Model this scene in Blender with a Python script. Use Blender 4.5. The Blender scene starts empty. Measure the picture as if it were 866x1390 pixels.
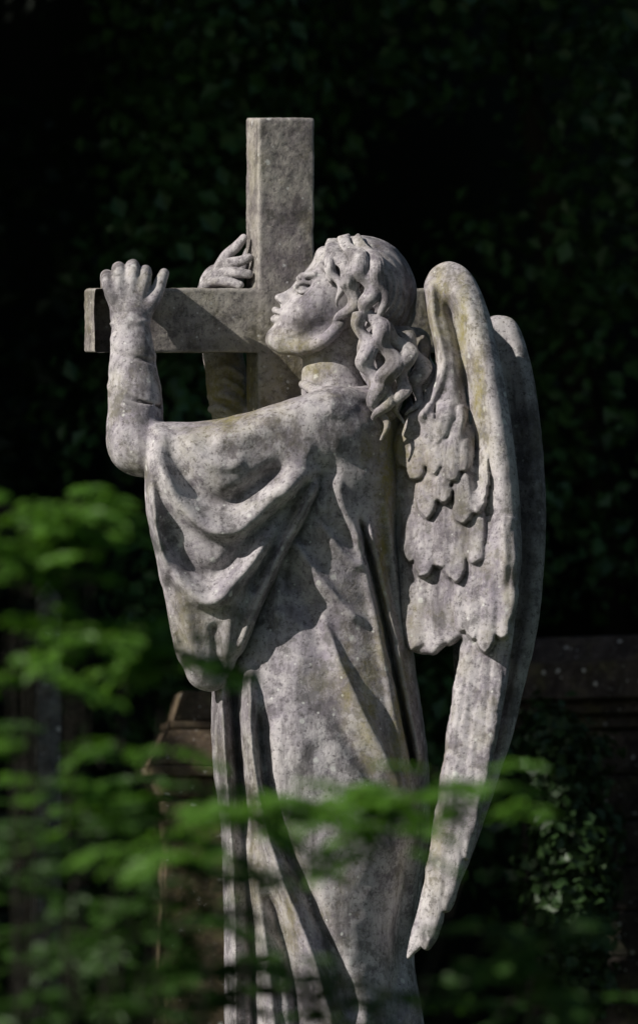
import bpy, math, numpy as np, random
from mathutils import Vector, noise as mnoise
random.seed(3); rng=np.random.default_rng(7)
S=0.002
CAM=np.array([0,-12.0,1.6]); TGT=np.array([0,0,2.6])
f_=TGT-CAM; DIST=np.linalg.norm(f_); f_=f_/DIST
r_=np.array([1.0,0,0]); u_=np.cross(r_,f_)
def W(px,py,d):
    """photo plane coords + depth (in 2mm units) -> world"""
    px=np.asarray(px,float);py=np.asarray(py,float);d=np.asarray(d,float)
    ray=f_*DIST+((px-433)*S)[...,None]*r_+((695-py)*S)[...,None]*u_
    k=(12+d*S)/ray[...,1]
    return CAM+ray*k[...,None]
def WM(px,py,ym): return W(px,py,np.asarray(ym)/S)

# ---------------------------------------------------------------- mesh helpers
def mesh_np(name,V,Q,mat=None,smooth=True,attrs=None,parent=None):
    V=np.ascontiguousarray(V,dtype=np.float32);Q=np.ascontiguousarray(Q,dtype=np.int32)
    n=Q.shape[1]
    me=bpy.data.meshes.new(name)
    me.vertices.add(len(V));me.vertices.foreach_set('co',V.ravel())
    me.loops.add(Q.size);me.loops.foreach_set('vertex_index',Q.ravel())
    me.polygons.add(len(Q));me.polygons.foreach_set('loop_start',np.arange(0,Q.size,n,dtype=np.int32))
    me.polygons.foreach_set('loop_total',np.full(len(Q),n,dtype=np.int32))
    me.polygons.foreach_set('use_smooth',np.full(len(Q),smooth,dtype=bool))
    if attrs:
        for k,a in attrs.items():
            at=me.attributes.new(k,'FLOAT','POINT');at.data.foreach_set('value',np.asarray(a,dtype=np.float32))
    me.update(calc_edges=True);me.validate()
    ob=bpy.data.objects.new(name,me);bpy.context.scene.collection.objects.link(ob)
    if mat: me.materials.append(mat)
    if parent: ob.parent=parent
    return ob
def empty(name):
    e=bpy.data.objects.new(name,None);bpy.context.scene.collection.objects.link(e);return e
def pyd(name,V,F,mat,parent=None,bevel=0,smooth=False):
    me=bpy.data.meshes.new(name);me.from_pydata([tuple(v) for v in V],[],F);me.update()
    ob=bpy.data.objects.new(name,me);bpy.context.scene.collection.objects.link(ob)
    me.materials.append(mat)
    if parent: ob.parent=parent
    if bevel:
        m=ob.modifiers.new('b','BEVEL');m.width=bevel;m.segments=3;m.limit_method='ANGLE'
    if smooth: me.shade_smooth()
    return ob

# ---------------------------------------------------------------- implicit modelling
def crom(P,n=8,closed=False):
    P=np.asarray(P,float);N=len(P);out=[]
    rngi=range(N) if closed else range(N-1)
    for i in rngi:
        if closed: a,b,c,d=P[(i-1)%N],P[i],P[(i+1)%N],P[(i+2)%N]
        else: a,b,c,d=P[max(i-1,0)],P[i],P[i+1],P[min(i+2,N-1)]
        for j in range(n):
            t=j/n
            out.append(0.5*((2*b)+(-a+c)*t+(2*a-5*b+4*c-d)*t*t+(-a+3*b-3*c+d)*t**3))
    if not closed: out.append(P[-1])
    return np.array(out)
def polysd(X,Y,P):
    d=np.full(np.broadcast(X,Y).shape,1e9);ins=np.zeros(d.shape,bool)
    N=len(P)
    for i in range(N):
        ax,ay=P[i];bx,by=P[(i+1)%N];ex,ey=bx-ax,by-ay
        L=ex*ex+ey*ey
        if L<1e-9: continue
        t=np.clip(((X-ax)*ex+(Y-ay)*ey)/L,0,1)
        d=np.minimum(d,(X-ax-t*ex)**2+(Y-ay-t*ey)**2)
        if ay!=by:
            c=((ay>Y)!=(by>Y))&(X<(bx-ax)*(Y-ay)/(by-ay)+ax)
            ins^=c
    return np.where(ins,-1,1)*np.sqrt(d)
def folds(X,Y,L):
    H=np.zeros(np.broadcast(X,Y).shape)
    for it in L:
        pts,amp,w1,w2=it[:4]
        P=crom(pts,6);seg=np.linalg.norm(np.diff(P,axis=0),axis=1);cum=np.concatenate([[0],np.cumsum(seg)]);T=cum[-1]
        best=np.full(H.shape,1e9);U=np.zeros(H.shape);Sg=np.zeros(H.shape)
        for i in range(len(P)-1):
            ax,ay=P[i];ex,ey=P[i+1]-P[i];l2=ex*ex+ey*ey
            if l2<1e-9: continue
            t=np.clip(((X-ax)*ex+(Y-ay)*ey)/l2,0,1)
            dd=np.hypot(X-ax-t*ex,Y-ay-t*ey);m=dd<best
            best=np.where(m,dd,best);U=np.where(m,(cum[i]+t*seg[i])/T,U)
            Sg=np.where(m,np.sign(ex*(Y-ay)-ey*(X-ax)),Sg)
        w=np.where(Sg>0,w1,w2)
        e=it[4] if len(it)>4 else 0.18
        tp=np.clip(U/e,0,1)*np.clip((1-U)/e,0,1);tp=tp*tp*(3-2*tp)
        H+=amp*tp*np.exp(-(best/w)**2)
    return H
def feathers(X,Y,L):
    H=np.zeros(np.broadcast(X,Y).shape)
    X=X+1.2*np.sin(Y*.11+X*.05)+.4*np.sin(Y*.23);Y=Y+1.6*np.sin(X*.17)+.8*np.sin(X*.37+Y*.05)
    for ax,ay,bx,by,w,base,rise in L:
        ex,ey=bx-ax,by-ay;Ln=math.hypot(ex,ey);ex/=Ln;ey/=Ln
        u=((X-ax)*ex+(Y-ay)*ey)/Ln;v=(X-ax)*-ey+(Y-ay)*ex
        v=v+3.0*np.sin(u*3.0+ax*.7)
        tl=min(0.45,w*1.5/Ln)
        ww=w*np.where(u<1-tl,1,np.clip(1-((u-(1-tl))/tl)**2,0,1)**.6)
        ins=(u>0)&(u<1)&(np.abs(v)<ww)
        q=np.abs(v)/np.maximum(ww,.1)
        h=base*np.clip(u*3,0,1)+rise*u**1.5+5*(1-q**2)-1.8*np.exp(-(v/2.0)**2)*np.clip(2-2*u,0,1)
        H=np.where(ins,np.maximum(H,h),H)
    return H
def blur(H,n=1):
    for _ in range(n):
        P=np.pad(H,1,mode='edge');H=(P[:-2,1:-1]+P[2:,1:-1]+P[1:-1,:-2]+P[1:-1,2:]+2*H)/6
    return H
class Field:
    def __init__(s,x0,x1,y0,y1,z0,z1,h):
        s.h=h;s.x=np.arange(x0,x1,h,dtype=np.float32);s.y=np.arange(y0,y1,h,dtype=np.float32);s.z=np.arange(z0,z1,h,dtype=np.float32)
        s.F=np.full((len(s.x),len(s.y),len(s.z)),60.,dtype=np.float32)
    def win(s,b):
        sl=[]
        for a,lo,hi in ((s.x,b[0],b[1]),(s.y,b[2],b[3]),(s.z,b[4],b[5])):
            i=max(0,int((lo-a[0])/s.h));j=min(len(a),int((hi-a[0])/s.h)+2)
            sl.append(slice(i,max(j,i)))
        return tuple(sl)
    def merge(s,sl,f,k,sub=False):
        A=s.F[sl]
        if A.size==0: return
        if sub:
            g=-f
            h=np.maximum(k-np.abs(A-g),0)/max(k,1e-6);s.F[sl]=np.maximum(A,g)+h*h*k*.25
        else:
            h=np.maximum(k-np.abs(A-f),0)/max(k,1e-6);s.F[sl]=np.minimum(A,f)-h*h*k*.25
    def chain(s,pts,k=4,n=5,sub=False,sp=True):
        P=crom(pts,n) if sp and len(pts)>2 else np.asarray(pts,float)
        r=P[:,3].max()+k+8
        b=(P[:,0].min()-r,P[:,0].max()+r,P[:,1].min()-r,P[:,1].max()+r,P[:,2].min()-r,P[:,2].max()+r)
        sl=s.win(b);X=s.x[sl[0]][:,None,None];Y=s.y[sl[1]][None,:,None];Z=s.z[sl[2]][None,None,:]
        f=np.full((X.shape[0],Y.shape[1],Z.shape[2]),60.,dtype=np.float32)
        for i in range(len(P)-1):
            a=P[i].astype(np.float32);e=(P[i+1]-P[i]).astype(np.float32);L=float(e[0]**2+e[1]**2+e[2]**2)+1e-9
            rr=max(P[i,3],P[i+1,3])+k+8
            lo=np.minimum(P[i,:3],P[i+1,:3])-rr;hi=np.maximum(P[i,:3],P[i+1,:3])+rr
            ss=[]
            for ar,l,h_ in ((X[:,0,0],lo[0],hi[0]),(Y[0,:,0],lo[1],hi[1]),(Z[0,0,:],lo[2],hi[2])):
                ii=np.searchsorted(ar,l);jj=np.searchsorted(ar,h_);ss.append(slice(ii,jj))
            Xs=X[ss[0]];Ys=Y[:,ss[1]];Zs=Z[:,:,ss[2]]
            t=np.clip(((Xs-a[0])*e[0]+(Ys-a[1])*e[1]+(Zs-a[2])*e[2])/L,0,1)
            d=np.sqrt((Xs-a[0]-t*e[0])**2+(Ys-a[1]-t*e[1])**2+(Zs-a[2]-t*e[2])**2)-(a[3]+t*e[3])
            f[tuple(ss)]=np.minimum(f[tuple(ss)],d)
        s.merge(sl,f,k,sub)
    def ell(s,c,r,k=4,sub=False,rot=0):
        m=max(r)+k+8;sl=s.win((c[0]-m,c[0]+m,c[1]-m,c[1]+m,c[2]-m,c[2]+m))
        X=s.x[sl[0]][:,None,None]-c[0];Y=s.y[sl[1]][None,:,None]-c[1];Z=s.z[sl[2]][None,None,:]-c[2]
        cs,sn=math.cos(rot),math.sin(rot);X,Y=X*cs+Y*sn,-X*sn+Y*cs
        q=np.sqrt((X/r[0])**2+(Y/r[1])**2+(Z/r[2])**2);s.merge(sl,((q-1)*min(r)).astype(np.float32),k,sub)
    def box(s,c,hx,hy,hz,th,rd=3,k=0.5):
        X=s.x[:,None,None]-c[0];Y=s.y[None,:,None]-c[1];Z=s.z[None,None,:]-c[2]
        cs,sn=math.cos(th),math.sin(th);A=X*cs+Z*sn;Bq=-X*sn+Z*cs
        qa=(np.abs(A)-(hx-rd));qb=(np.abs(Bq)-(hz-rd));qy=(np.abs(Y)-(hy-rd))+0*A
        f=np.sqrt(np.maximum(qa,0)**2+np.maximum(qb,0)**2+np.maximum(qy,0)**2)+np.minimum(np.maximum(np.maximum(qa,qb),qy),0)-rd
        s.merge((slice(None),slice(None),slice(None)),f.astype(np.float32),k)
    def infl(s,poly,c,t,R,k=4,H=None,ex=2.0,n=6,sm=True,sub=False):
        P=crom(poly,n,True) if sm else np.asarray(poly,float)
        m=30
        sl=s.win((P[:,0].min()-m,P[:,0].max()+m,P[:,1].min()-m,P[:,1].max()+m,-1e5,1e5))
        sl=(sl[0],sl[1],slice(0,len(s.z)))
        X=s.x[sl[0]][:,None];Y=s.y[sl[1]][None,:]
        d2=polysd(X,Y,P)
        X2=X+0*Y;Y2=Y+0*X
        cc=c(X2,Y2) if callable(c) else np.full(d2.shape,float(c))
        tt=t(X2,Y2) if callable(t) else np.full(d2.shape,float(t))
        RR=R(X2,Y2) if callable(R) else R
        qx=np.maximum(RR+d2,0)/RR
        hh=H(X2,Y2) if H else np.zeros(d2.shape)
        qz=np.abs(s.z[None,None,:]-cc[...,None].astype(np.float32))/tt[...,None].astype(np.float32)
        q=(qz**ex+(qx[...,None].astype(np.float32))**ex)**(1/ex)
        f=(q-1)*tt[...,None].astype(np.float32)-hh[...,None].astype(np.float32)
        s.merge(sl,f,k,sub)
    def mesh(s):
        F=s.F;I=F<0
        n=np.zeros(tuple(d-1 for d in F.shape),np.uint8)
        for a in (0,1):
            for b in (0,1):
                for c in (0,1):
                    n+=I[a:F.shape[0]-1+a,b:F.shape[1]-1+b,c:F.shape[2]-1+c]
        act=np.argwhere((n>0)&(n<8));idx=np.full(n.shape,-1,np.int32);idx[act[:,0],act[:,1],act[:,2]]=np.arange(len(act))
        V=np.zeros((len(act),3));cnt=np.zeros(len(act))
        corners=[(a,b,c) for a in (0,1) for b in (0,1) for c in (0,1)]
        val={q:F[act[:,0]+q[0],act[:,1]+q[1],act[:,2]+q[2]].astype(float) for q in corners}
        for p in corners:
            for ax in range(3):
                if p[ax]==0:
                    q=list(p);q[ax]=1;q=tuple(q)
                    v0,v1=val[p],val[q];m=(v0<0)!=(v1<0)
                    t=np.where(m,v0/np.where(m,v0-v1,1),0)
                    pt=np.tile(np.array(p,float),(len(act),1));pt[:,ax]+=t
                    V+=pt*m[:,None];cnt+=m
        V=V/cnt[:,None]+act
        Q=[]
        for ax in range(3):
            sa=[slice(None)]*3;sb=[slice(None)]*3;sa[ax]=slice(0,-1);sb[ax]=slice(1,None)
            A=I[tuple(sa)];B=I[tuple(sb)]
            E=np.argwhere(A!=B)
            o1,o2=[(1,2),(2,0),(0,1)][ax]
            E=E[(E[:,o1]>0)&(E[:,o2]>0)&(E[:,o1]<F.shape[o1]-1)&(E[:,o2]<F.shape[o2]-1)]
            def c(d1,d2):
                e=E.copy();e[:,o1]-=d1;e[:,o2]-=d2;return idx[e[:,0],e[:,1],e[:,2]]
            q=np.stack([c(1,1),c(0,1),c(0,0),c(1,0)],1)
            fl=A[E[:,0],E[:,1],E[:,2]]
            q[fl]=q[fl][:,::-1]
            Q.append(q)
        Q=np.concatenate(Q)
        V=V*s.h+np.array([s.x[0],s.y[0],s.z[0]])
        return V,Q

# ---------------------------------------------------------------- materials
def nt(name):
    m=bpy.data.materials.new(name);m.use_nodes=True;t=m.node_tree;t.nodes.clear()
    o=t.nodes.new('ShaderNodeOutputMaterial');b=t.nodes.new('ShaderNodeBsdfPrincipled');t.links.new(b.outputs[0],o.inputs[0])
    return m,t,b,o
def noise(t,co,scale,det=6,rough=.6):
    n=t.nodes.new('ShaderNodeTexNoise');n.inputs['Scale'].default_value=scale;n.inputs['Detail'].default_value=det;n.inputs['Roughness'].default_value=rough
    t.links.new(co,n.inputs['Vector']);return n.outputs['Fac']
def ramp(t,fac,stops):
    r=t.nodes.new('ShaderNodeValToRGB');e=r.color_ramp.elements
    while len(e)>1: e.remove(e[0])
    e[0].position=stops[0][0];e[0].color=(*stops[0][1],1)
    for p,c in stops[1:]:
        x=e.new(p);x.color=(*c,1)
    t.links.new(fac,r.inputs[0]);return r.outputs[0]
def mix(t,fac,a,b,mode='MIX'):
    m=t.nodes.new('ShaderNodeMix');m.data_type='RGBA';m.blend_type=mode
    if isinstance(fac,(int,float)): m.inputs[0].default_value=fac
    else: t.links.new(fac,m.inputs[0])
    for i,v in ((6,a),(7,b)):
        if isinstance(v,tuple): m.inputs[i].default_value=(*v,1)
        else: t.links.new(v,m.inputs[i])
    return m.outputs[2]
def math_(t,op,a,b=None):
    m=t.nodes.new('ShaderNodeMath');m.operation=op
    for i,v in enumerate((a,b)):
        if v is None: continue
        if isinstance(v,(int,float)): m.inputs[i].default_value=v
        else: t.links.new(v,m.inputs[i])
    return m.outputs[0]
def g(v): return (v,v,v)
def stone(name,base=(.485,.46,.465),dark=(.085,.076,.080),attr=True,scale=1.0,bump=.5,grn_amt=.30):
    m,t,b,o=nt(name)
    tc=t.nodes.new('ShaderNodeTexCoord');co=tc.outputs['Object']
    big=noise(t,co,3.6*scale,6,.7);mid=noise(t,co,15*scale,9,.72);fine=noise(t,co,85*scale,6,.75);blo=noise(t,co,8*scale,9,.78)
    c=mix(t,ramp(t,big,[(.40,g(0)),(.58,g(1))]),(base[0]*.60,base[1]*.57,base[2]*.65),base)
    c=mix(t,ramp(t,blo,[(.41,g(.85)),(.49,g(0))]),c,(base[0]*.32,base[1]*.30,base[2]*.34))
    c=mix(t,ramp(t,mid,[(.50,g(0)),(.60,g(.6))]),c,tuple(x*1.22 for x in base))
    c=mix(t,ramp(t,mid,[(.39,g(.8)),(.465,g(0))]),c,tuple(x*.34 for x in base))
    c=mix(t,ramp(t,fine,[(.37,g(.75)),(.465,g(0))]),c,dark)
    c=mix(t,ramp(t,fine,[(.60,g(0)),(.68,g(.45))]),c,(.64,.62,.60))
    mp=t.nodes.new('ShaderNodeMapping');mp.inputs['Scale'].default_value=(1,1,.2);t.links.new(co,mp.inputs[0])
    st=noise(t,mp.outputs[0],11*scale,7,.72)
    c=mix(t,ramp(t,st,[(.51,g(0)),(.64,g(.7))]),c,dark)
    for vs,thr,amt in ((22,.76,.8),(48,.78,.75)):
        vo=t.nodes.new('ShaderNodeTexVoronoi');vo.inputs['Scale'].default_value=vs*scale;t.links.new(co,vo.inputs['Vector'])
        ds=math_(t,'ADD',vo.outputs['Distance'],math_(t,'MULTIPLY',fine,.55))
        sel=t.nodes.new('ShaderNodeSeparateColor');t.links.new(vo.outputs['Color'],sel.inputs[0])
        sp=math_(t,'MULTIPLY',ramp(t,ds,[(.40,g(1)),(.48,g(0))]),ramp(t,sel.outputs[0],[(thr,g(0)),(thr+.03,g(amt))]))
        c=mix(t,sp,c,(.64,.64,.62))
    grn=noise(t,co,6*scale,8,.75)
    c=mix(t,ramp(t,grn,[(.52,g(0)),(.64,g(grn_amt))]),c,(.20,.185,.08))
    if attr:
        a=t.nodes.new('ShaderNodeAttribute');a.attribute_name='moss'
        mm=math_(t,'MULTIPLY',a.outputs['Fac'],ramp(t,noise(t,co,26*scale,9,.82),[(.38,g(.1)),(.58,g(.9))]))
        c=mix(t,mm,c,(.25,.215,.05))
        a2=t.nodes.new('ShaderNodeAttribute');a2.attribute_name='dirt_shade'
        c=mix(t,math_(t,'MULTIPLY',a2.outputs['Fac'],ramp(t,mid,[(.3,g(1)),(.65,g(.55))])),c,(.055,.048,.045))  # darkens the colour for grime and painted shade
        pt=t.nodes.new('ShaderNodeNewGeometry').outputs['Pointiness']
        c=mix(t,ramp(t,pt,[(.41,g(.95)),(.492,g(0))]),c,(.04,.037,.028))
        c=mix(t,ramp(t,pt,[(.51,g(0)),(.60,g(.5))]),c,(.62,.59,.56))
    t.links.new(c,b.inputs['Base Color']);b.inputs['Roughness'].default_value=.9
    b.inputs['Specular IOR Level'].default_value=.2
    bm=t.nodes.new('ShaderNodeBump');bm.inputs['Strength'].default_value=bump;bm.inputs['Distance'].default_value=.008
    hsum=math_(t,'ADD',math_(t,'MULTIPLY',mid,1.2),math_(t,'MULTIPLY',fine,.6))
    t.links.new(hsum,bm.inputs['Height']);t.links.new(bm.outputs[0],b.inputs['Normal'])
    return m
def leafmat(name,c1,c2,trans=.35,rough=.45,sc=3.0):
    m,t,b,o=nt(name)
    tc=t.nodes.new('ShaderNodeTexCoord');ge=t.nodes.new('ShaderNodeNewGeometry')
    rn=ge.outputs['Random Per Island']
    f=mix(t,.5,ramp(t,noise(t,tc.outputs['Object'],sc,3),[(.35,g(0)),(.65,g(1))]),rn)
    c=mix(t,f,c1,c2)
    t.links.new(c,b.inputs['Base Color']);b.inputs['Roughness'].default_value=rough;b.inputs['Specular IOR Level'].default_value=.4
    if trans:
        tr=t.nodes.new('ShaderNodeBsdfTranslucent');c3=mix(t,.5,c,(c2[0]*1.5,c2[1]*1.6,c2[2]*.6));t.links.new(c3,tr.inputs[0])
        ms=t.nodes.new('ShaderNodeMixShader');ms.inputs[0].default_value=trans
        t.links.new(b.outputs[0],ms.inputs[1]);t.links.new(tr.outputs[0],ms.inputs[2]);t.links.new(ms.outputs[0],o.inputs[0])
    return m
def plain(name,c1,c2,sc=8,rough=.9,bump=.4):
    m,t,b,o=nt(name);tc=t.nodes.new('ShaderNodeTexCoord');n=noise(t,tc.outputs['Object'],sc,8,.7)
    t.links.new(mix(t,ramp(t,n,[(.35,g(0)),(.65,g(1))]),c1,c2),b.inputs['Base Color']);b.inputs['Roughness'].default_value=rough
    bm=t.nodes.new('ShaderNodeBump');bm.inputs['Strength'].default_value=bump;bm.inputs['Distance'].default_value=.02
    t.links.new(n,bm.inputs['Height']);t.links.new(bm.outputs[0],b.inputs['Normal']);return m
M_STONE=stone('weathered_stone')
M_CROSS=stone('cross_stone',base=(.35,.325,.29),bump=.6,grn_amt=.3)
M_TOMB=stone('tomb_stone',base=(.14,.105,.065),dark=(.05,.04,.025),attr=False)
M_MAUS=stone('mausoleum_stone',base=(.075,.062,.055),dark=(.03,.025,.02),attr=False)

angel=empty('angel_statue')
MOSS=[(585,440,20,60,.5),(598,395,12,40,.6),(628,440,9,70,.9),(650,520,8,70,.8),(662,620,8,60,.4),(310,530,40,50,1.3),(520,760,10,140,.9),(545,980,14,110,1.0),
      (500,960,14,90,.8),(575,640,18,60,.4),(535,620,20,80,.9),(495,610,12,30,.6),(400,600,50,40,.15),(250,860,30,50,.3),(640,560,12,60,.3),(420,1220,60,60,.2),
      (400,470,22,16,.4),(430,495,26,24,.6),(590,1120,16,90,.5),(470,920,10,60,.7),(345,1150,12,160,.4),(395,1250,10,80,.5),(480,440,10,40,.4),(380,510,20,60,.4),(560,840,16,40,.4),(690,800,8,120,.3)]
DIRT_SHADE=[(535,400,30,60,.75),(722,700,26,300,.75),(330,1020,24,120,.5),(548,760,14,120,.65),(300,1050,14,120,.5),(450,830,40,50,.4),(565,1000,16,90,.6),(430,1150,70,50,.3),(340,640,50,20,.4),(300,470,60,10,.5),(400,250,16,60,.25),(470,660,30,60,.5),(290,700,30,14,.35),(620,720,30,120,.2),(610,1150,16,100,.25),(420,745,40,40,.3),(540,500,26,50,.3)]  # grime plus painted shade on far wing, hair cap, folds and recesses
def attrs(V):
    o={}
    for nm,L in (('moss',MOSS),('dirt_shade',DIRT_SHADE)):
        a=np.zeros(len(V))
        for x,y,sx,sy,am in L: a+=am*np.exp(-((V[:,0]-x)/sx)**2-((V[:,1]-y)/sy)**2)
        o[nm]=np.clip(a,0,1)
    return o
def erode(V,amp,sc):
    N=np.array([mnoise.noise_vector((a*sc,b*sc,c*sc)) for a,b,c in V])
    return V+amp*N
def finish(fld,name,amp=.9,sc=.055,mat=None,parent=True,amp2=0):
    V,Q=fld.mesh();A=attrs(V)
    V=erode(V,amp,sc)
    if amp2: V=erode(V,amp2,sc*3)
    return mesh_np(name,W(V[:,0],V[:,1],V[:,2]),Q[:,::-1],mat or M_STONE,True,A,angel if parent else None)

# ================================================================ BODY + SLEEVE
B=Field(120,640,396,1640,-215,215,2.3)
ip=lambda ys,vs:(lambda X,Y:np.interp(Y,ys,vs))
torso=[(440,533),(480,525),(512,545),(538,580),(548,640),(546,720),(550,800),(560,880),(572,980),(583,1060),(582,1140),(570,1220),(562,1300),(580,1420),(600,1630),(310,1630),(306,1420),(306,1290),(302,1130),(290,1040),(289,950),(300,880),(325,800),(360,710),(385,620),(405,560)]
TF=[
 ([(487,700),(505,770),(525,860),(545,960),(563,1050)],-17,4,4,.06),
 ([(478,700),(496,770),(515,860),(535,960),(553,1055)],7,8,8,.1),
 ([(497,695),(516,770),(537,860),(556,960),(575,1050)],9,7,5,.1),
 ([(520,640),(532,740),(548,860),(566,960),(582,1060)],8,7,5),
 ([(430,820),(462,900),(500,980),(540,1055),(575,1110)],13,14,7),
 ([(445,960),(480,1020),(520,1080),(560,1120)],-7,12,10),
 ([(390,720),(430,780),(475,830),(505,850)],10,12,7),
 ([(380,760),(420,830),(450,900)],-7,14,14),
 ([(430,700),(460,745),(500,775)],7,9,6),
 ([(455,640),(470,700),(500,745)],6,9,8),
 ([(400,690),(380,780),(372,860)],8,12,9),
 ([(410,860),(400,960),(410,1060)],4,16,20),
 ([(455,1080),(500,1130),(550,1160)],6,12,9),
 ([(300,900),(303,1000),(312,1120),(318,1250),(320,1500)],14,9,7,.05),
 ([(318,900),(322,1000),(332,1120),(342,1250),(348,1500)],-24,8,8,.05),
 ([(338,890),(342,1000),(358,1110),(385,1200),(425,1300),(460,1420)],18,10,8,.08),
 ([(352,950),(360,1050),(385,1140),(420,1220),(455,1310),(480,1400)],-24,9,11,.1),
 ([(330,1100),(342,1200),(362,1300),(375,1450)],15,8,9,.15),
 ([(360,1180),(380,1260),(400,1340),(410,1500)],-16,9,9,.2),
 ([(560,1120),(550,1200),(540,1300),(535,1450)],-8,9,9,.2),
 ([(500,1350),(490,1450),(485,1600)],12,14,10),
]
B.infl(torso,ip([500,560,700,820,1000,1150,1400,1640],[10,0,-2,4,0,0,0,0]),ip([500,560,640,820,1000,1150,1400,1640],[60,100,112,96,125,135,150,170]),
   ip([500,600,820,1000,1640],[90,100,100,125,150]),k=6,H=lambda X,Y:folds(X,Y,TF),ex=2.1)
B.chain([(500,570,-20,46),(455,588,-60,60),(380,600,-82,50),(290,612,-88,42),(200,612,-72,36)],k=16)
B.chain([(462,570,60,46),(400,585,110,40),(345,580,150,34),(318,560,160,30),(306,500,158,28),(298,440,152,25),(296,400,150,22)],k=10)
drape=[(197,592),(206,573),(250,575),(300,571),(345,559),(385,545),(430,531),(470,527),(498,545),(500,590),(462,618),(436,648),(412,698),(384,752),(350,822),(328,880),(312,920),(292,938),(264,932),(247,902),(234,845),(219,765),(207,690),(199,640)]
DF=[ ([(208,585),(224,650),(262,706),(312,724),(362,694),(430,628)],21,9,20),
 ([(222,585),(240,632),(272,670),(312,680),(352,655),(400,622)],-18,13,13),
 ([(250,590),(270,618),(300,634),(340,626)],6,9,12),
 ([(203,640),(214,720),(244,790),(288,818),(332,776),(385,705)],21,10,20),
 ([(215,690),(236,745),(270,776),(306,772),(350,725),(405,660)],-15,13,13),
 ([(240,800),(252,850),(266,890),(280,930)],9,9,12),
 ([(222,780),(236,840),(250,890)],-10,6,8),
 ([(290,840),(296,880),(300,930)],-9,9,10),
 ([(318,800),(312,850),(306,900)],6,9,9),
 ([(202,600),(207,680),(219,760),(236,850),(252,910)],13,6,8,.1),
 ([(436,645),(410,700),(380,755),(348,825),(320,895)],13,8,8,.1),
 ([(420,645),(396,695),(366,750),(338,810)],-8,8,8,.1),
 ([(455,560),(440,600),(430,640)],-6,12,14),
 ([(380,560),(330,590),(280,600)],4,14,14),
]
dc=lambda X,Y:-92+np.interp(Y,[560,650,940],[8,0,22])+np.interp(X,[200,300,450,500],[14,0,4,30])-10*np.exp(-((X-300)/80)**2)
dt=lambda X,Y:np.interp(Y,[540,620,720,940],[48,44,36,26])
B.infl(drape,dc,dt,ip([540,620,940],[46,40,28]),k=5,H=lambda X,Y:folds(X,Y,DF),ex=2.2)
B.chain([(196,606,-66,36),(184,602,-64,39),(184,545,-52,37),(180,485,-38,31),(178,436,-24,25.5)],k=8)
for yy,z,r,tl,rr in ((472,-33,27.5,12,2.4),(545,-51,33.5,22,3)):
    pp=[(181+r*math.cos(a),yy+tl*math.cos(a+.4),z+r*math.sin(a),rr*(.3+.7*math.sin((a+.3)/(math.pi*1.3+.3)*math.pi))) for a in np.linspace(-.3-math.pi,.2,12)]
    B.chain(pp,k=10,n=3)
for yy,z,r,tl in ((482,-35,33,9),(534,-48,38.5,18)):
    pp=[(181+r*math.cos(a),yy+tl*math.cos(a+.4),z+r*math.sin(a),2.4) for a in np.linspace(-math.pi*.9,-.3,12)]
    B.chain(pp,k=6,n=3,sub=True)
pp=[(178+25.5*math.cos(a),438-2*math.cos(a),-25+25.5*math.sin(a),2.8) for a in np.linspace(0,2*math.pi,14)];B.chain(pp,k=3,n=3)
for i in range(4):
    B.chain([(286,505+i*17,150,4),(305,498+i*19,128,4),(330,512+i*20,135,3)],k=7)
B.chain([(412,522,-30,7),(440,532,-72,8),(480,534,-90,7),(515,550,-80,6)],k=8)
finish(B,'robed_body',1.2,.045);del B

# ================================================================ WINGS
WG=Field(515,760,340,1320,-200,150,2.0)
wing=[(545,575),(572,545),(592,500),(589,455),(579,415),(577,382),(590,362),(612,355),(634,367),(650,395),(663,435),(675,490),(688,560),(699,640),(704,720),(702,800),(694,880),(683,960),(663,1050),(640,1130),(612,1215),(580,1275),(554,1302),(554,1282),(574,1205),(588,1130),(600,1060),(611,980),(622,900),(630,868),(610,872),(585,888),(560,884),(548,862),(541,800),(536,720),(533,650)]
def wc(X,Y): return np.interp(X,[545,600,700],[-40,-70,-118])+np.interp(Y,[360,500,900,1100,1300],[25,5,-2,-30,-62])
FE=[(690,700,632,1170,17,1,5),(676,720,606,1240,17,4,5),(660,760,580,1290,15,7,5)]
rows=[
 [(566,650,560,884,21,1,1.5),(592,650,590,889,21,2,1.5),(616,650,612,876,20,3,1.5)],
 [(692,720,688,842,12,7,9),(680,700,676,868,13,9,11),(664,700,658,884,13,11,15),(650,700,644,868,12,9,15),(634,700,628,855,12,7,11)],
 [(556,680,556,766,13,6,8),(574,680,572,782,15,7,14),(600,680,596,770,15,9,15),(622,670,618,790,16,8,16),(645,670,638,768,14,10,13)],
 [(588,620,578,700,14,12,8),(606,620,600,686,14,14,10),(628,620,628,712,16,13,12),(648,610,650,694,12,13,8)],
 [(553,580,546,632,11,9,5),(568,570,564,656,13,12,8),(590,575,584,640,13,14,8),(608,575,610,655,13,15,8),(632,580,634,642,12,14,7)],
 [(558,550,552,600,11,12,2),(580,545,578,606,12,15,3),(604,545,600,600,12,16,3),(622,550,622,612,10,15,3)]]
for r in rows:
    for a in r: FE.append((a[0],a[1],a[2]+random.uniform(-2,2),a[3]+random.uniform(-3,3),a[4],a[5]+random.uniform(-1,1),a[6]))
WF=[([(600,372),(634,420),(657,500),(673,600),(683,700),(686,800)],18,13,19,.08),
 ([(604,395),(620,455),(632,530),(642,600),(650,690)],-18,8,9,.12),
 ([(584,375),(587,430),(600,490),(586,540),(560,575)],14,6,8,.1),
 ([(614,470),(606,545),(580,590)],7,12,12)]
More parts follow.
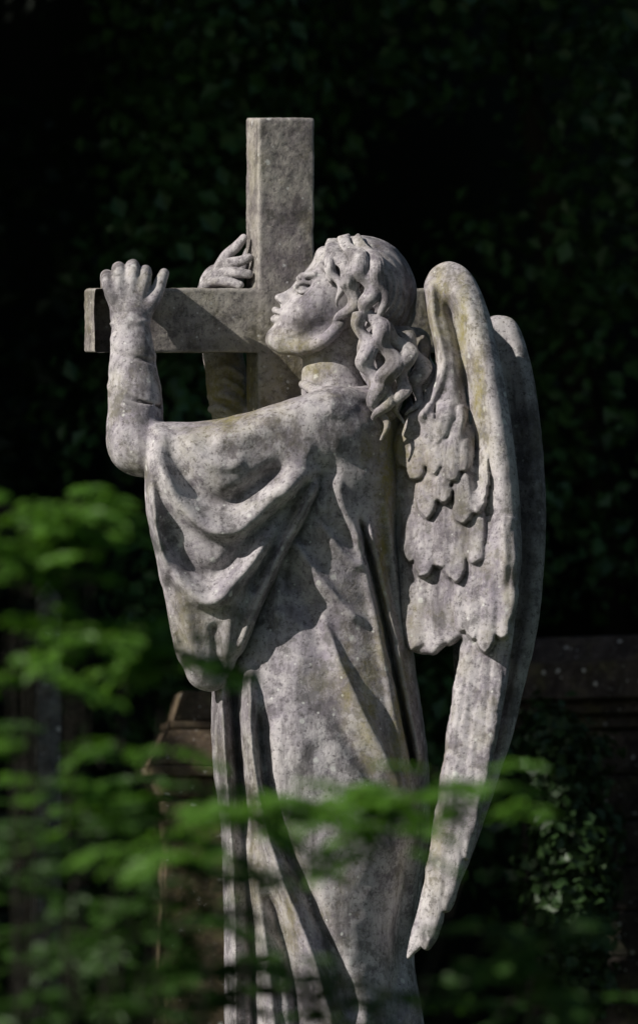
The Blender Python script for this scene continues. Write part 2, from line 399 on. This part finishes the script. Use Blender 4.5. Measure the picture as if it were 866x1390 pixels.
def wingH(X,Y):
    h=folds(X,Y,WF)+blur(feathers(X,Y,FE),1)
    h+=.35*np.sin((X*.35+Y*.02)*1.6)*np.clip((Y-890)/60,0,1)
    return h
WG.infl(wing,wc,ip([350,600,1300],[20,17,9]),ip([350,600,900,1300],[20,14,9,7]),k=2,H=wingH,ex=2.2)
far=[(600,560),(630,470),(655,436),(680,428),(702,440),(715,480),(727,540),(736,620),(740,700),(736,780),(727,860),(710,930),(694,1000),(672,1070),(648,1140),(624,1200),(610,1210),(612,1100),(615,900),(600,700)]
FF=[([(690,440),(715,540),(724,680),(715,850),(670,1040)],6,8,12,.1),([(680,470),(700,600),(704,800),(680,960),(640,1120)],-6,7,7,.1)]
WG.infl(far,lambda X,Y:np.interp(X,[600,740],[88,62]),13,ip([430,1200],[16,9]),k=2,H=lambda X,Y:folds(X,Y,FF))
WG.chain([(530,620,-20,26),(560,590,-48,20),(590,540,-60,15)],k=14)
WG.chain([(530,640,20,24),(580,600,60,18),(640,560,80,13)],k=12)
finish(WG,'wings',.7,.05);del WG

# ================================================================ HEAD, NECK, HAIR
H=Field(345,605,305,625,-125,120,1.3)
H.chain([(462,560,-5,50),(452,520,2,43),(455,480,8,41),(475,440,10,44)],k=10)
face=[(436,335),(424,355),(411,372),(404,383),(396,394),(388,408),(382,416),(377,424),(376,436),(372,445),(363,455),(362,466),(371,475),(392,481),(425,486),(470,470),(505,430),(510,370),(480,335)]
H.infl(face,8,ip([335,380,430,470],[60,58,50,38]),ip([335,400,460,480],[55,52,46,30]),k=8,ex=2.1)
H.ell((392,457,8),(26,20,27),k=10)
H.chain([(385,470,-14,9),(412,472,-32,9),(440,462,-46,9),(462,440,-52,8)],k=16)
H.chain([(385,470,30,9),(412,472,48,9),(440,462,62,9)],k=16)
H.ell((424,418,-32),(20,16,14),k=18,rot=-.6)
H.ell((424,418,48),(20,16,14),k=18,rot=-.6)
nose=[(405,382),(396,390),(385,396),(375,400),(373,405),(377,410),(384,415),(398,414),(410,398)]
H.infl(nose,8,9,8,k=7,n=4)
H.ell((386,409,-1),(7,5,5),k=4);H.ell((386,409,17),(7,5,5),k=4)
H.ell((381,412,1),(2.6,1.8,3),k=2,sub=True)
H.chain([(374,421,8,4.2),(378,423,-4,3.8),(387,426,-15,2.2)],k=3);H.chain([(374,421,8,4.2),(378,423,20,3.8),(387,426,31,2.2)],k=3)
H.chain([(373,433,8,4.8),(378,433,-4,4.0),(388,430,-14,2.2)],k=3);H.chain([(373,433,8,4.8),(378,433,20,4.0),(388,430,30,2.2)],k=3)
H.chain([(368,427.5,8,1.6),(378,428,-6,1.5),(391,429,-18,1.2)],k=2,sub=True)
for z,sg in ((-24,-1),(40,1)):
    H.ell((410,391,z+sg*4),(13,8,9),k=8,sub=True,rot=-.75)
    H.ell((412,391,z-sg*3),(9,8,9),k=2)
    H.chain([(400,391,z-sg*2,2.2),(408,384,z+sg*5,2.6),(420,384,z+sg*7,2.2)],k=2.5)
    H.chain([(401,393,z-sg*2,1.6),(410,397,z+sg*4,1.8),(421,391,z+sg*6,1.6)],k=2)
    H.chain([(406,378,8+sg*12,4),(412,374,z+sg*2,4.5),(427,372,z+sg*12,3.5)],k=7)
cap=[(446,334),(466,322),(500,321),(532,333),(554,358),(565,393),(563,428),(552,455),(530,476),(500,470),(476,440),(462,400),(448,365)]
def capH(X,Y):
    a=np.arctan2(Y-395,X-490);r=np.hypot(X-490,Y-395)
    return .9*np.sin(r*.7+2.0*np.sin(a*2))
H.infl(cap,8,78,72,k=5,H=capH,ex=2.1)
H.ell((516,480,-44),(32,50,36),k=8)
H.ell((524,530,-60),(24,44,28),k=8)
H.ell((528,490,15),(30,50,40),k=8)
def lock(cl,amp,wl,wid,r,ph,ns=7,k=1.3,zamp=.7,rnd=.14):
    P=crom(cl,10);n=len(P);seg=np.concatenate([[0],np.cumsum(np.linalg.norm(np.diff(P[:,:2],axis=0),axis=1))])
    for s in range(ns):
        o_=(s-(ns-1)/2)/max(1,(ns-1)/2);out=[];jp=random.uniform(-rnd,rnd)
        for i in range(n):
            tg=P[min(i+1,n-1),:2]-P[max(i-1,0),:2];tg=tg/(np.linalg.norm(tg)+1e-9)
            u=seg[i]/seg[-1];w=2*math.pi*seg[i]/wl+ph+jp
            pinch=(1-.92*max(0,(u-.6)/.4))*(.6+.4*min(1,u*4))*(.8+.2*math.cos(w))
            o=amp*math.sin(w)*min(1,.3+u*3)+o_*wid*pinch
            zz=-6*(1-o_*o_)*pinch-amp*zamp*math.cos(w)+8*max(0,u-.8)*5*.5
            rr=r*(1 if u<.7 else 1-(u-.7)*2.4)
            out.append((P[i,0]-tg[1]*o,P[i,1]+tg[0]*o,P[i,2]+zz,max(1.0,rr)))
        H.chain(out,k=k,sp=False)
# hair rolled back from brow over the ear
lock([(454,326,-10),(455,342,-44),(468,362,-64),(480,388,-72),(474,418,-68),(452,445,-56)],5,54,13,2.7,0,8)
lock([(468,321,-20),(474,340,-58),(490,362,-76),(502,395,-84),(498,425,-84),(504,452,-84)],5,52,12,2.7,1.2,8)
lock([(446,334,-20),(443,348,-40),(452,366,-54),(461,392,-61),(460,416,-58)],3.5,44,6,2.4,2.6,5)
lock([(482,323,-20),(498,342,-62),(512,372,-80),(518,405,-86),(518,440,-84)],4,56,10,2.7,.4,6)
lock([(441,352,-18),(440,362,-38),(449,376,-50),(454,386,-53)],3,32,4,2.2,1,3)
# long tresses on the nape and shoulder
lock([(488,425,-78),(492,455,-84),(501,490,-92),(512,535,-98),(522,596,-98)],7,56,12,2.8,0,8)
lock([(500,425,-84),(519,455,-92),(529,490,-99),(525,530,-102),(510,580,-96)],7,54,13,2.8,2.6,8)
lock([(512,440,-84),(541,464,-86),(549,495,-92),(542,530,-95),(542,574,-90)],7,50,12,2.8,4.2,8)
lock([(520,442,-74),(555,466,-66),(567,495,-72),(568,525,-77),(556,564,-74)],6,48,12,2.8,1,8)
lock([(528,450,-48),(566,468,-38),(578,498,-46),(576,528,-52),(560,560,-54)],5,46,11,2.8,5,7)
lock([(530,440,-20),(566,468,-5),(576,505,-10),(568,545,-20),(545,575,-40)],5,50,12,6,0,4)
lock([(520,450,30),(556,475,40),(566,515,30),(548,560,10)],5,50,14,8,2,4)
finish(H,'head_and_hair',.5,.08);del H

# ================================================================ HANDS
N=Field(118,245,340,470,-75,115,1.1)
palm=[(146,380),(158,368),(180,366),(198,374),(205,392),(203,412),(201,440),(156,442),(149,418),(142,398)]
N.infl(palm,lambda X,Y:np.interp(Y,[366,440],[-12,-24]),17,ip([366,440],[16,24]),k=6)
N.chain([(179,425,-22,23),(178,456,-30,24)],k=8)
for x,y,r,dx in ((147,377,8.8,-3),(162,367,9.8,-1),(180,364,10,1),(196,371,9.2,3)):
    N.chain([(172+(x-172)*.7,408,-28,6),(x,y+12,-23,r*.9),(x+dx*.2,y,-12,r),(x+dx*.6,y-3,12,r*.92),(x+dx,y+1,38,r*.86),(x+dx,y+8,64,r*.8),(x+dx,y+26,84,r*.72)],k=3)
    N.chain([(x,y+3,-21,3.4),(x,y+9,-24,2)],k=4)
N.chain([(188,430,-24,13),(203,414,-24,11),(213,398,-18,9.5),(218,383,-10,8.6),(223,371,0,7)],k=5)
finish(N,'near_hand',.4,.08)
N=Field(250,365,305,440,60,200,1.1)
N.ell((296,392,146),(26,34,17),k=6)
for a in ([(292,388,140,9),(297,366,130,8.5),(308,347,118,7.8),(322,334,108,7),(331,323,102,5.5)],
          [(286,392,138,9),(293,372,124,8.6),(308,359,108,8),(325,355,98,7.4),(338,350,93,6)],
          [(280,396,136,9),(285,380,120,8.4),(302,371,104,7.8),(320,370,94,7.2),(338,372,88,6)],
          [(276,400,134,8.5),(278,389,118,8),(292,382,104,7.2),(310,383,94,6.6),(326,387,88,5.6)]):
    N.chain(a,k=2)
N.chain([(308,400,146,11),(322,380,150,9),(332,358,152,8),(338,342,150,6.5)],k=3)
finish(N,'far_hand',.4,.08)

# ================================================================ CROSS
th=math.radians(15)
C_=Field(100,660,150,1580,20,205,2.6)
C_.box((380.5,870,112),39.5,710,33,th)
C_.box((380.5,435,112),267,43.5,32,th)
finish(C_,'stone_cross',.9,.04,M_CROSS,False,.6);del C_

# ================================================================ plinth
def boxv(cx,cy,z0,z1,hx,hy,rot=0,top=1.0):
    V=[]
    for z,k in ((z0,1),(z1,top)):
        for sx,sy in ((-1,-1),(1,-1),(1,1),(-1,1)):
            x,y=sx*hx*k,sy*hy*k
            V.append((cx+x*math.cos(rot)-y*math.sin(rot),cy+x*math.sin(rot)+y*math.cos(rot),z))
    return V
BF=[(0,3,2,1),(4,5,6,7),(0,1,5,4),(1,2,6,5),(2,3,7,6),(3,0,4,7)]
zf=float(W(440,1600,0)[2])
for nm,z0,z1,hx,hy in (('plinth_top',zf-.13,zf+.03,.44,.44),('plinth_die',.2,zf-.132,.38,.38),('plinth_step',-.02,.198,.55,.55)):
    pyd(nm,boxv(.03,.06,z0,z1,hx,hy),BF,M_TOMB,angel,bevel=.015)

# ================================================================ ground
def ground():
    n=121;a=np.linspace(-1,1,n);a=np.sign(a)*np.abs(a)**2.5*120
    X,Y=np.meshgrid(a,a,indexing='ij');Z=.04*np.sin(X*1.3)*np.sin(Y*1.1)+.02*np.sin(X*3.1+Y*2.3)-.05
    V=np.stack([X,Y,Z],-1).reshape(-1,3);I=np.arange(n*n).reshape(n,n)
    Q=np.stack([I[:-1,:-1],I[1:,:-1],I[1:,1:],I[:-1,1:]],-1).reshape(-1,4)
    mesh_np('ground',V,Q,plain('grass_soil',(.03,.05,.015),(.05,.075,.02),30))
ground()

# ================================================================ foliage
def leaves(name,C,Nn,size,mat,parent=None,asp=.6,fold=.25):
    n=len(C);Nn=Nn/np.linalg.norm(Nn,axis=1,keepdims=True)
    R=rng.normal(size=(n,3));T=np.cross(Nn,R);T/=np.linalg.norm(T,axis=1,keepdims=True);Bt=np.cross(Nn,T)
    s=size[:,None]
    a=C-T*s*.5;b=C+Bt*s*asp*.5+Nn*s*fold*.3;c=C+T*s*.5-Nn*s*.1;d=C-Bt*s*asp*.5+Nn*s*fold*.3
    V=np.stack([a,b,c,d],1).reshape(-1,3)
    i=np.arange(n)*4
    Q=np.stack([i,i+1,i+2,i+3],1)
    return mesh_np(name,V,Q,mat,False,None,parent)
def crown(centres,radii,per,size,squash=.8,outward=1.2):
    C=[];Nn=[];Sz=[]
    for c,r in zip(centres,radii):
        k=int(per*r*r);v=rng.normal(size=(k,3));v/=np.linalg.norm(v,axis=1,keepdims=True)
        rad=r*rng.uniform(.55,1.05,k)[:,None]
        C.append(np.array(c)+v*rad*np.array([1,1,squash]));Nn.append(v*outward+rng.normal(size=(k,3))*.6+np.array([0,0,.5]))
        Sz.append(size*rng.uniform(.6,1.3,k))
    return np.concatenate(C),np.concatenate(Nn),np.concatenate(Sz)
def trunk(name,path,mat,parent):
    P=crom(path,5);n=len(P);K=9;V=[];F=[]
    for i in range(n):
        for k in range(K):
            a=2*math.pi*k/K;r=P[i,3]*(1+.12*math.sin(3*a+i))
            t=P[min(i+1,n-1),:3]-P[max(i-1,0),:3];t/=np.linalg.norm(t)
            x=np.cross(t,[.3,1,.1]);x/=np.linalg.norm(x);y=np.cross(t,x)
            V.append(P[i,:3]+x*r*math.cos(a)+y*r*math.sin(a))
    for i in range(n-1):
        for k in range(K):
            F.append((i*K+k,i*K+(k+1)%K,(i+1)*K+(k+1)%K,(i+1)*K+k))
    return pyd(name,V,F,mat,parent,smooth=True)
M_BARK=plain('bark',(.02,.017,.013),(.04,.034,.025),14)
M_IVY=leafmat('ivy_leaf',(.018,.05,.018),(.06,.135,.04),0,.38,.6)
M_IVY2=leafmat('wall_ivy_leaf',(.012,.032,.010),(.03,.065,.016),0,.5,2)
M_SHADE_LEAF=leafmat('shade_painted_leaf',(.010,.022,.010),(.018,.04,.016),0,.5,1.2)  # deep shade at the left is painted into this dark leaf colour
M_FG=leafmat('rowan_leaf',(.055,.14,.014),(.105,.235,.025),.4,.45,5)
M_FG2=leafmat('bramble_leaf_painted_shade',(.014,.045,.006),(.04,.10,.012),.3,.5,5)  # shade of the lower foliage painted in as a darker leaf colour
M_CORE=plain('painted_shade_backing',(.004,.008,.004),(.010,.018,.008),6)  # near-black colour paints the deep shade behind the leaves
def tree(name,cs,rs,per,size,mat,base,tr,squash=.85,limbs=7):
    e=empty(name)
    C,Nn,Sz=crown(cs,rs,per,size,squash);leaves('foliage',C,Nn,Sz,mat,e,.75)
    top=np.mean(np.array(cs),0)
    trunk('trunk',[(*base,tr),(base[0]+.1,base[1],top[2]*.5,tr*.8),(top[0],top[1],top[2],tr*.4)],M_BARK,e)
    for i in range(0,len(cs),max(1,len(cs)//limbs)):
        c=cs[i];trunk('limb_%d'%i,[(base[0],base[1],min(top[2]*.4,c[2]*.6),tr*.45),((base[0]+c[0])/2,(base[1]+c[1])/2,(top[2]*.4+c[2])/2,tr*.3),(*c,tr*.12)],M_BARK,e)
    return e
cs=[];rs=[]
for i in range(150):
    x=rng.uniform(-.7,3.6);z=rng.uniform(.4,6.6);y=6.9+.8*math.sin(x*1.7+z*.9)*math.sin(z*1.3-x)+rng.uniform(-.5,.7);cs.append((x,y,z));rs.append(rng.uniform(.3,.7))
tree('ivy_clad_tree',cs,rs,850,.085,M_IVY,(1.6,8.6,0),.3,limbs=3)
cs=[];rs=[]
for i in range(60):
    x=rng.uniform(-5,-.6);z=rng.uniform(.3,7);y=8.2+.5*math.sin(x*1.3+z)+rng.uniform(-.5,.7);cs.append((x,y,z));rs.append(rng.uniform(.5,.9))
tree('left_dark_tree',cs,rs,380,.11,M_SHADE_LEAF,(-3,9.6,0),.35,limbs=3)
cs=[];rs=[]
for i in range(90):
    y=rng.uniform(.5,9);x=-7+rng.uniform(-1.0,1.0);z=rng.uniform(.8,8);cs.append((x,y,z));rs.append(rng.uniform(.8,1.3))
for i in range(60):   # even spread of boughs so the added crown shuts out sun, plus random ones
    y=-.7+9.5*((i%8)+.5)/8;x=-8.5+9.2*((i//8)+.5)/8;cs.append((x,y,7.7+rng.uniform(-.2,.5)));rs.append(.95)
for i in range(120):
    y=rng.uniform(-.7,9);x=rng.uniform(-8.5,.6);z=7.3+rng.uniform(-.3,1.2);cs.append((x,y,z));rs.append(rng.uniform(.6,.95))
tree('added_shade_tree',cs,rs,190,.32,M_SHADE_LEAF,(-6.8,4,0),.4)  # unseen tree added to keep direct sun off the background
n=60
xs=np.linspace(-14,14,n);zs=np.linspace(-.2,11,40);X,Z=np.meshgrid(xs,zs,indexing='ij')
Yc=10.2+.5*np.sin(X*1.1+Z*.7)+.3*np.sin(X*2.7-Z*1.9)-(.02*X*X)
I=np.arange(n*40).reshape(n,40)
mesh_np('dark_backing_sheet',np.stack([X,Yc,Z],-1).reshape(-1,3),np.stack([I[:-1,:-1],I[1:,:-1],I[1:,1:],I[:-1,1:]],-1).reshape(-1,4),M_CORE)  # dark opaque sheet behind the trees, shade painted in its colour

# ================================================================ mausoleum right, tomb and obelisk left
maus=empty('stone_mausoleum')
YM=4.6
c0=WM(812,892,YM-.9);zt=float(c0[2])
mx,my=float(c0[0])+.98,YM;rot=math.radians(-30)
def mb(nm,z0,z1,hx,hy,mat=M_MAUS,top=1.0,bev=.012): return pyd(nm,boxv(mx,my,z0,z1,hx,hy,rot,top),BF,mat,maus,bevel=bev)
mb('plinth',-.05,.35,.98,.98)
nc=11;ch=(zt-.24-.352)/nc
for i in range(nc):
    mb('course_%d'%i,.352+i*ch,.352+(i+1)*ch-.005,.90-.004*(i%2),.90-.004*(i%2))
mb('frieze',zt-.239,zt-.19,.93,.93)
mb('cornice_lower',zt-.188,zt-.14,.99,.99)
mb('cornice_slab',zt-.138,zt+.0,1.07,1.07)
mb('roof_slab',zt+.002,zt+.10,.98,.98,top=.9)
cs=[];rs=[]
for i in range(60):
    p=WM(rng.uniform(742,800),rng.uniform(990,1340),YM-1.0+rng.uniform(-.1,.25));cs.append(tuple(p));rs.append(rng.uniform(.07,.15))
C,Nn,Sz=crown(cs,rs,6000,.05,1.0);leaves('climbing_ivy',C,Nn,Sz,M_IVY2,None,.85)
tomb=empty('tomb_pedestal')
p=WM(292,940,3.0);tz=float(p[2]);tx=float(p[0])
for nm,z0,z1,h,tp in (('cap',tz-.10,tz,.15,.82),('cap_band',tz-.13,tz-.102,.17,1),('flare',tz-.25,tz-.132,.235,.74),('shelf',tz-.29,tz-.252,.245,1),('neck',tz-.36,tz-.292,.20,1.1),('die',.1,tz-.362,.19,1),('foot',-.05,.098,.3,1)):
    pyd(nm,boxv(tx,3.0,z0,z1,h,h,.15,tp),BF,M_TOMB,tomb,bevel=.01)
ob_=empty('grave_obelisk')
p=WM(66,810,4.5);oz=float(p[2]);M_OB=stone('obelisk_stone',base=(.18,.18,.17),attr=False)
pyd('shaft',boxv(float(p[0]),4.5,.6,oz,.055,.055,.3,.75),BF,M_OB,ob_,bevel=.006)
pyd('point',boxv(float(p[0]),4.5,oz+.001,oz+.06,.04,.04,.3,.1),BF,M_OB,ob_,bevel=.003)
pyd('base',boxv(float(p[0]),4.5,-.05,.598,.16,.16,.3),BF,M_OB,ob_,bevel=.01)

# ================================================================ foreground shrubs (pinnate leaves)
def shrub(name,clusters,mat,Yf,rootx,L,seed_ls=.038):
    LV=[];LQ=[];TW=[]
    def leaflet(o,d,nrm,Ln,wd):
        s=np.cross(d,nrm);s/=np.linalg.norm(s)
        b=len(LV)
        for u,w,dr in ((0,0,0),(.3,.8,.0),(.65,.85,-.04),(1,0,-.16),(.65,-.85,-.04),(.3,-.8,0)):
            LV.append(o+d*Ln*u+s*wd*w+nrm*(dr*Ln+(.12*wd if w else 0)))
        LQ.append((b,b+1,b+2,b+5));LQ.append((b+5,b+2,b+3,b+4))
    def frond(o,d,L,droop=.5,n=9,ls=.034):
        d=d/np.linalg.norm(d);pts=[];up=np.array([0,0,1.0])
        for i in range(n+1):
            u=i/n;pts.append(o+d*L*u-up*droop*L*u*u*.5)
        TW.append((pts,.0016))
        for i in range(2,n+1):
            t=pts[i]-pts[i-1];t/=np.linalg.norm(t);side=np.cross(t,up);side/=np.linalg.norm(side)+1e-9
            nr=np.cross(side,t)+np.array([-.6,-.6,.35]);nr+=rng.normal(size=3)*.25;nr/=np.linalg.norm(nr)
            ll=ls*(1-.45*abs(i/n-.45))
            for sg in (-1,1):
                dd=side*sg*.9+t*.45+rng.normal(size=3)*.12;dd/=np.linalg.norm(dd)
                leaflet(pts[i],dd,nr,ll*rng.uniform(.85,1.15),ll*.23)
        leaflet(pts[-1],t,nr,ls*.8,ls*.22)
    CC=[]
    for px,py,nf,spread in clusters:
        c=WM(px,py,Yf+rng.uniform(-.35,.35))
        for _ in range(nf):
            o=c+rng.normal(size=3)*spread*np.array([1,1,.7])
            a=rng.uniform(0,2*math.pi);d=np.array([math.cos(a),math.sin(a)*.7,rng.uniform(-.1,.55)])
            frond(o,d,L*rng.uniform(.7,1.2),rng.uniform(.3,.9),ls=seed_ls)
        CC.append(c)
    e=empty(name)
    mesh_np('leaves',np.array(LV),np.array(LQ),mat,False,None,e)
    root=np.array([rootx,Yf,-.05])
    for c in CC:
        m=root*.4+c*.6;m[2]=(c[2])*.55
        TW.append(([q[:3] for q in crom([(*root,.016),(*m,.008),(*c,.003)],6)],.0035))
    tv=[];tf=[]
    for pts,r in TW:
        b=len(tv);n=len(pts)
        for i,p in enumerate(pts):
            rr=r*(1-.6*i/n)
            for k in range(3):
                a=2*math.pi*k/3;tv.append((p[0]+rr*math.cos(a),p[1]+rr*math.sin(a)*.7,p[2]+rr*math.sin(a)*.7))
        for i in range(n-1):
            for k in range(3): tf.append((b+i*3+k,b+i*3+(k+1)%3,b+(i+1)*3+(k+1)%3,b+(i+1)*3+k))
    mesh_np('twigs',np.array(tv),np.array(tf),M_BARK,True,None,e)
shrub('rowan_sapling',[(35,712,11,.028),(95,705,12,.022),(125,740,6,.016),(20,755,9,.025),(112,755,8,.022),(60,795,6,.028),(12,850,5,.03),(100,870,9,.022),(170,876,10,.018),(225,898,12,.02),(262,912,7,.014),(40,930,6,.028),(20,1000,4,.03),
 (180,1030,4,.02),(240,1085,6,.022),(310,1105,7,.022),(370,1100,7,.02),(425,1105,6,.018),(490,1095,9,.02),(545,1085,10,.02),(600,1080,8,.018),(515,1135,6,.016),(650,1105,6,.014),(90,1080,6,.03),(150,1120,6,.03),(220,1150,5,.03)],M_FG,-5.3,-.4,.10)
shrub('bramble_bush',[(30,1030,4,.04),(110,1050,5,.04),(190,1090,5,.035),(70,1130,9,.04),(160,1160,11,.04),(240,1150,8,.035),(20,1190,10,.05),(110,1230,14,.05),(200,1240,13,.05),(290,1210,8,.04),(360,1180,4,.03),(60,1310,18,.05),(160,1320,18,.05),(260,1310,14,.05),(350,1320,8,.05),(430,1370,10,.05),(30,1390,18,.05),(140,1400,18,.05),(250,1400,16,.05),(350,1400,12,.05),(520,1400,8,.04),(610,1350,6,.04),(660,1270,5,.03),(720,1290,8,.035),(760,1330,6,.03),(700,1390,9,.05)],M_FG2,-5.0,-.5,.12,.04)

# ================================================================ light, sky, camera
sd=Vector((-.76,-.40,.55)).normalized()
sun=bpy.data.lights.new('sun','SUN');sun.energy=5.0;sun.angle=math.radians(.5);sun.color=(1,.95,.88)
so=bpy.data.objects.new('sun',sun);bpy.context.scene.collection.objects.link(so);so.rotation_euler=sd.to_track_quat('Z','Y').to_euler();so.location=(-6,-6,12)
w=bpy.data.worlds.new('World');bpy.context.scene.world=w;w.use_nodes=True;t=w.node_tree
bg=t.nodes['Background'];sk=t.nodes.new('ShaderNodeTexSky');sk.sky_type='NISHITA';sk.sun_disc=False
sk.sun_elevation=math.asin(sd.z);sk.sun_rotation=math.atan2(sd.x,sd.y)
t.links.new(sk.outputs[0],bg.inputs[0]);bg.inputs[1].default_value=.05
cam=bpy.data.cameras.new('camera');co=bpy.data.objects.new('camera',cam);bpy.context.scene.collection.objects.link(co)
co.location=CAM;co.rotation_euler=(Vector(TGT)-Vector(CAM)).to_track_quat('-Z','Y').to_euler()
cam.sensor_width=36;cam.lens=36*DIST/(1390*S);cam.clip_end=500
cam.dof.use_dof=True;cam.dof.focus_distance=DIST-.1;cam.dof.aperture_fstop=2.9
bpy.context.scene.camera=co
sc=bpy.context.scene;sc.view_settings.view_transform='Standard';sc.view_settings.look='None';sc.view_settings.exposure=0
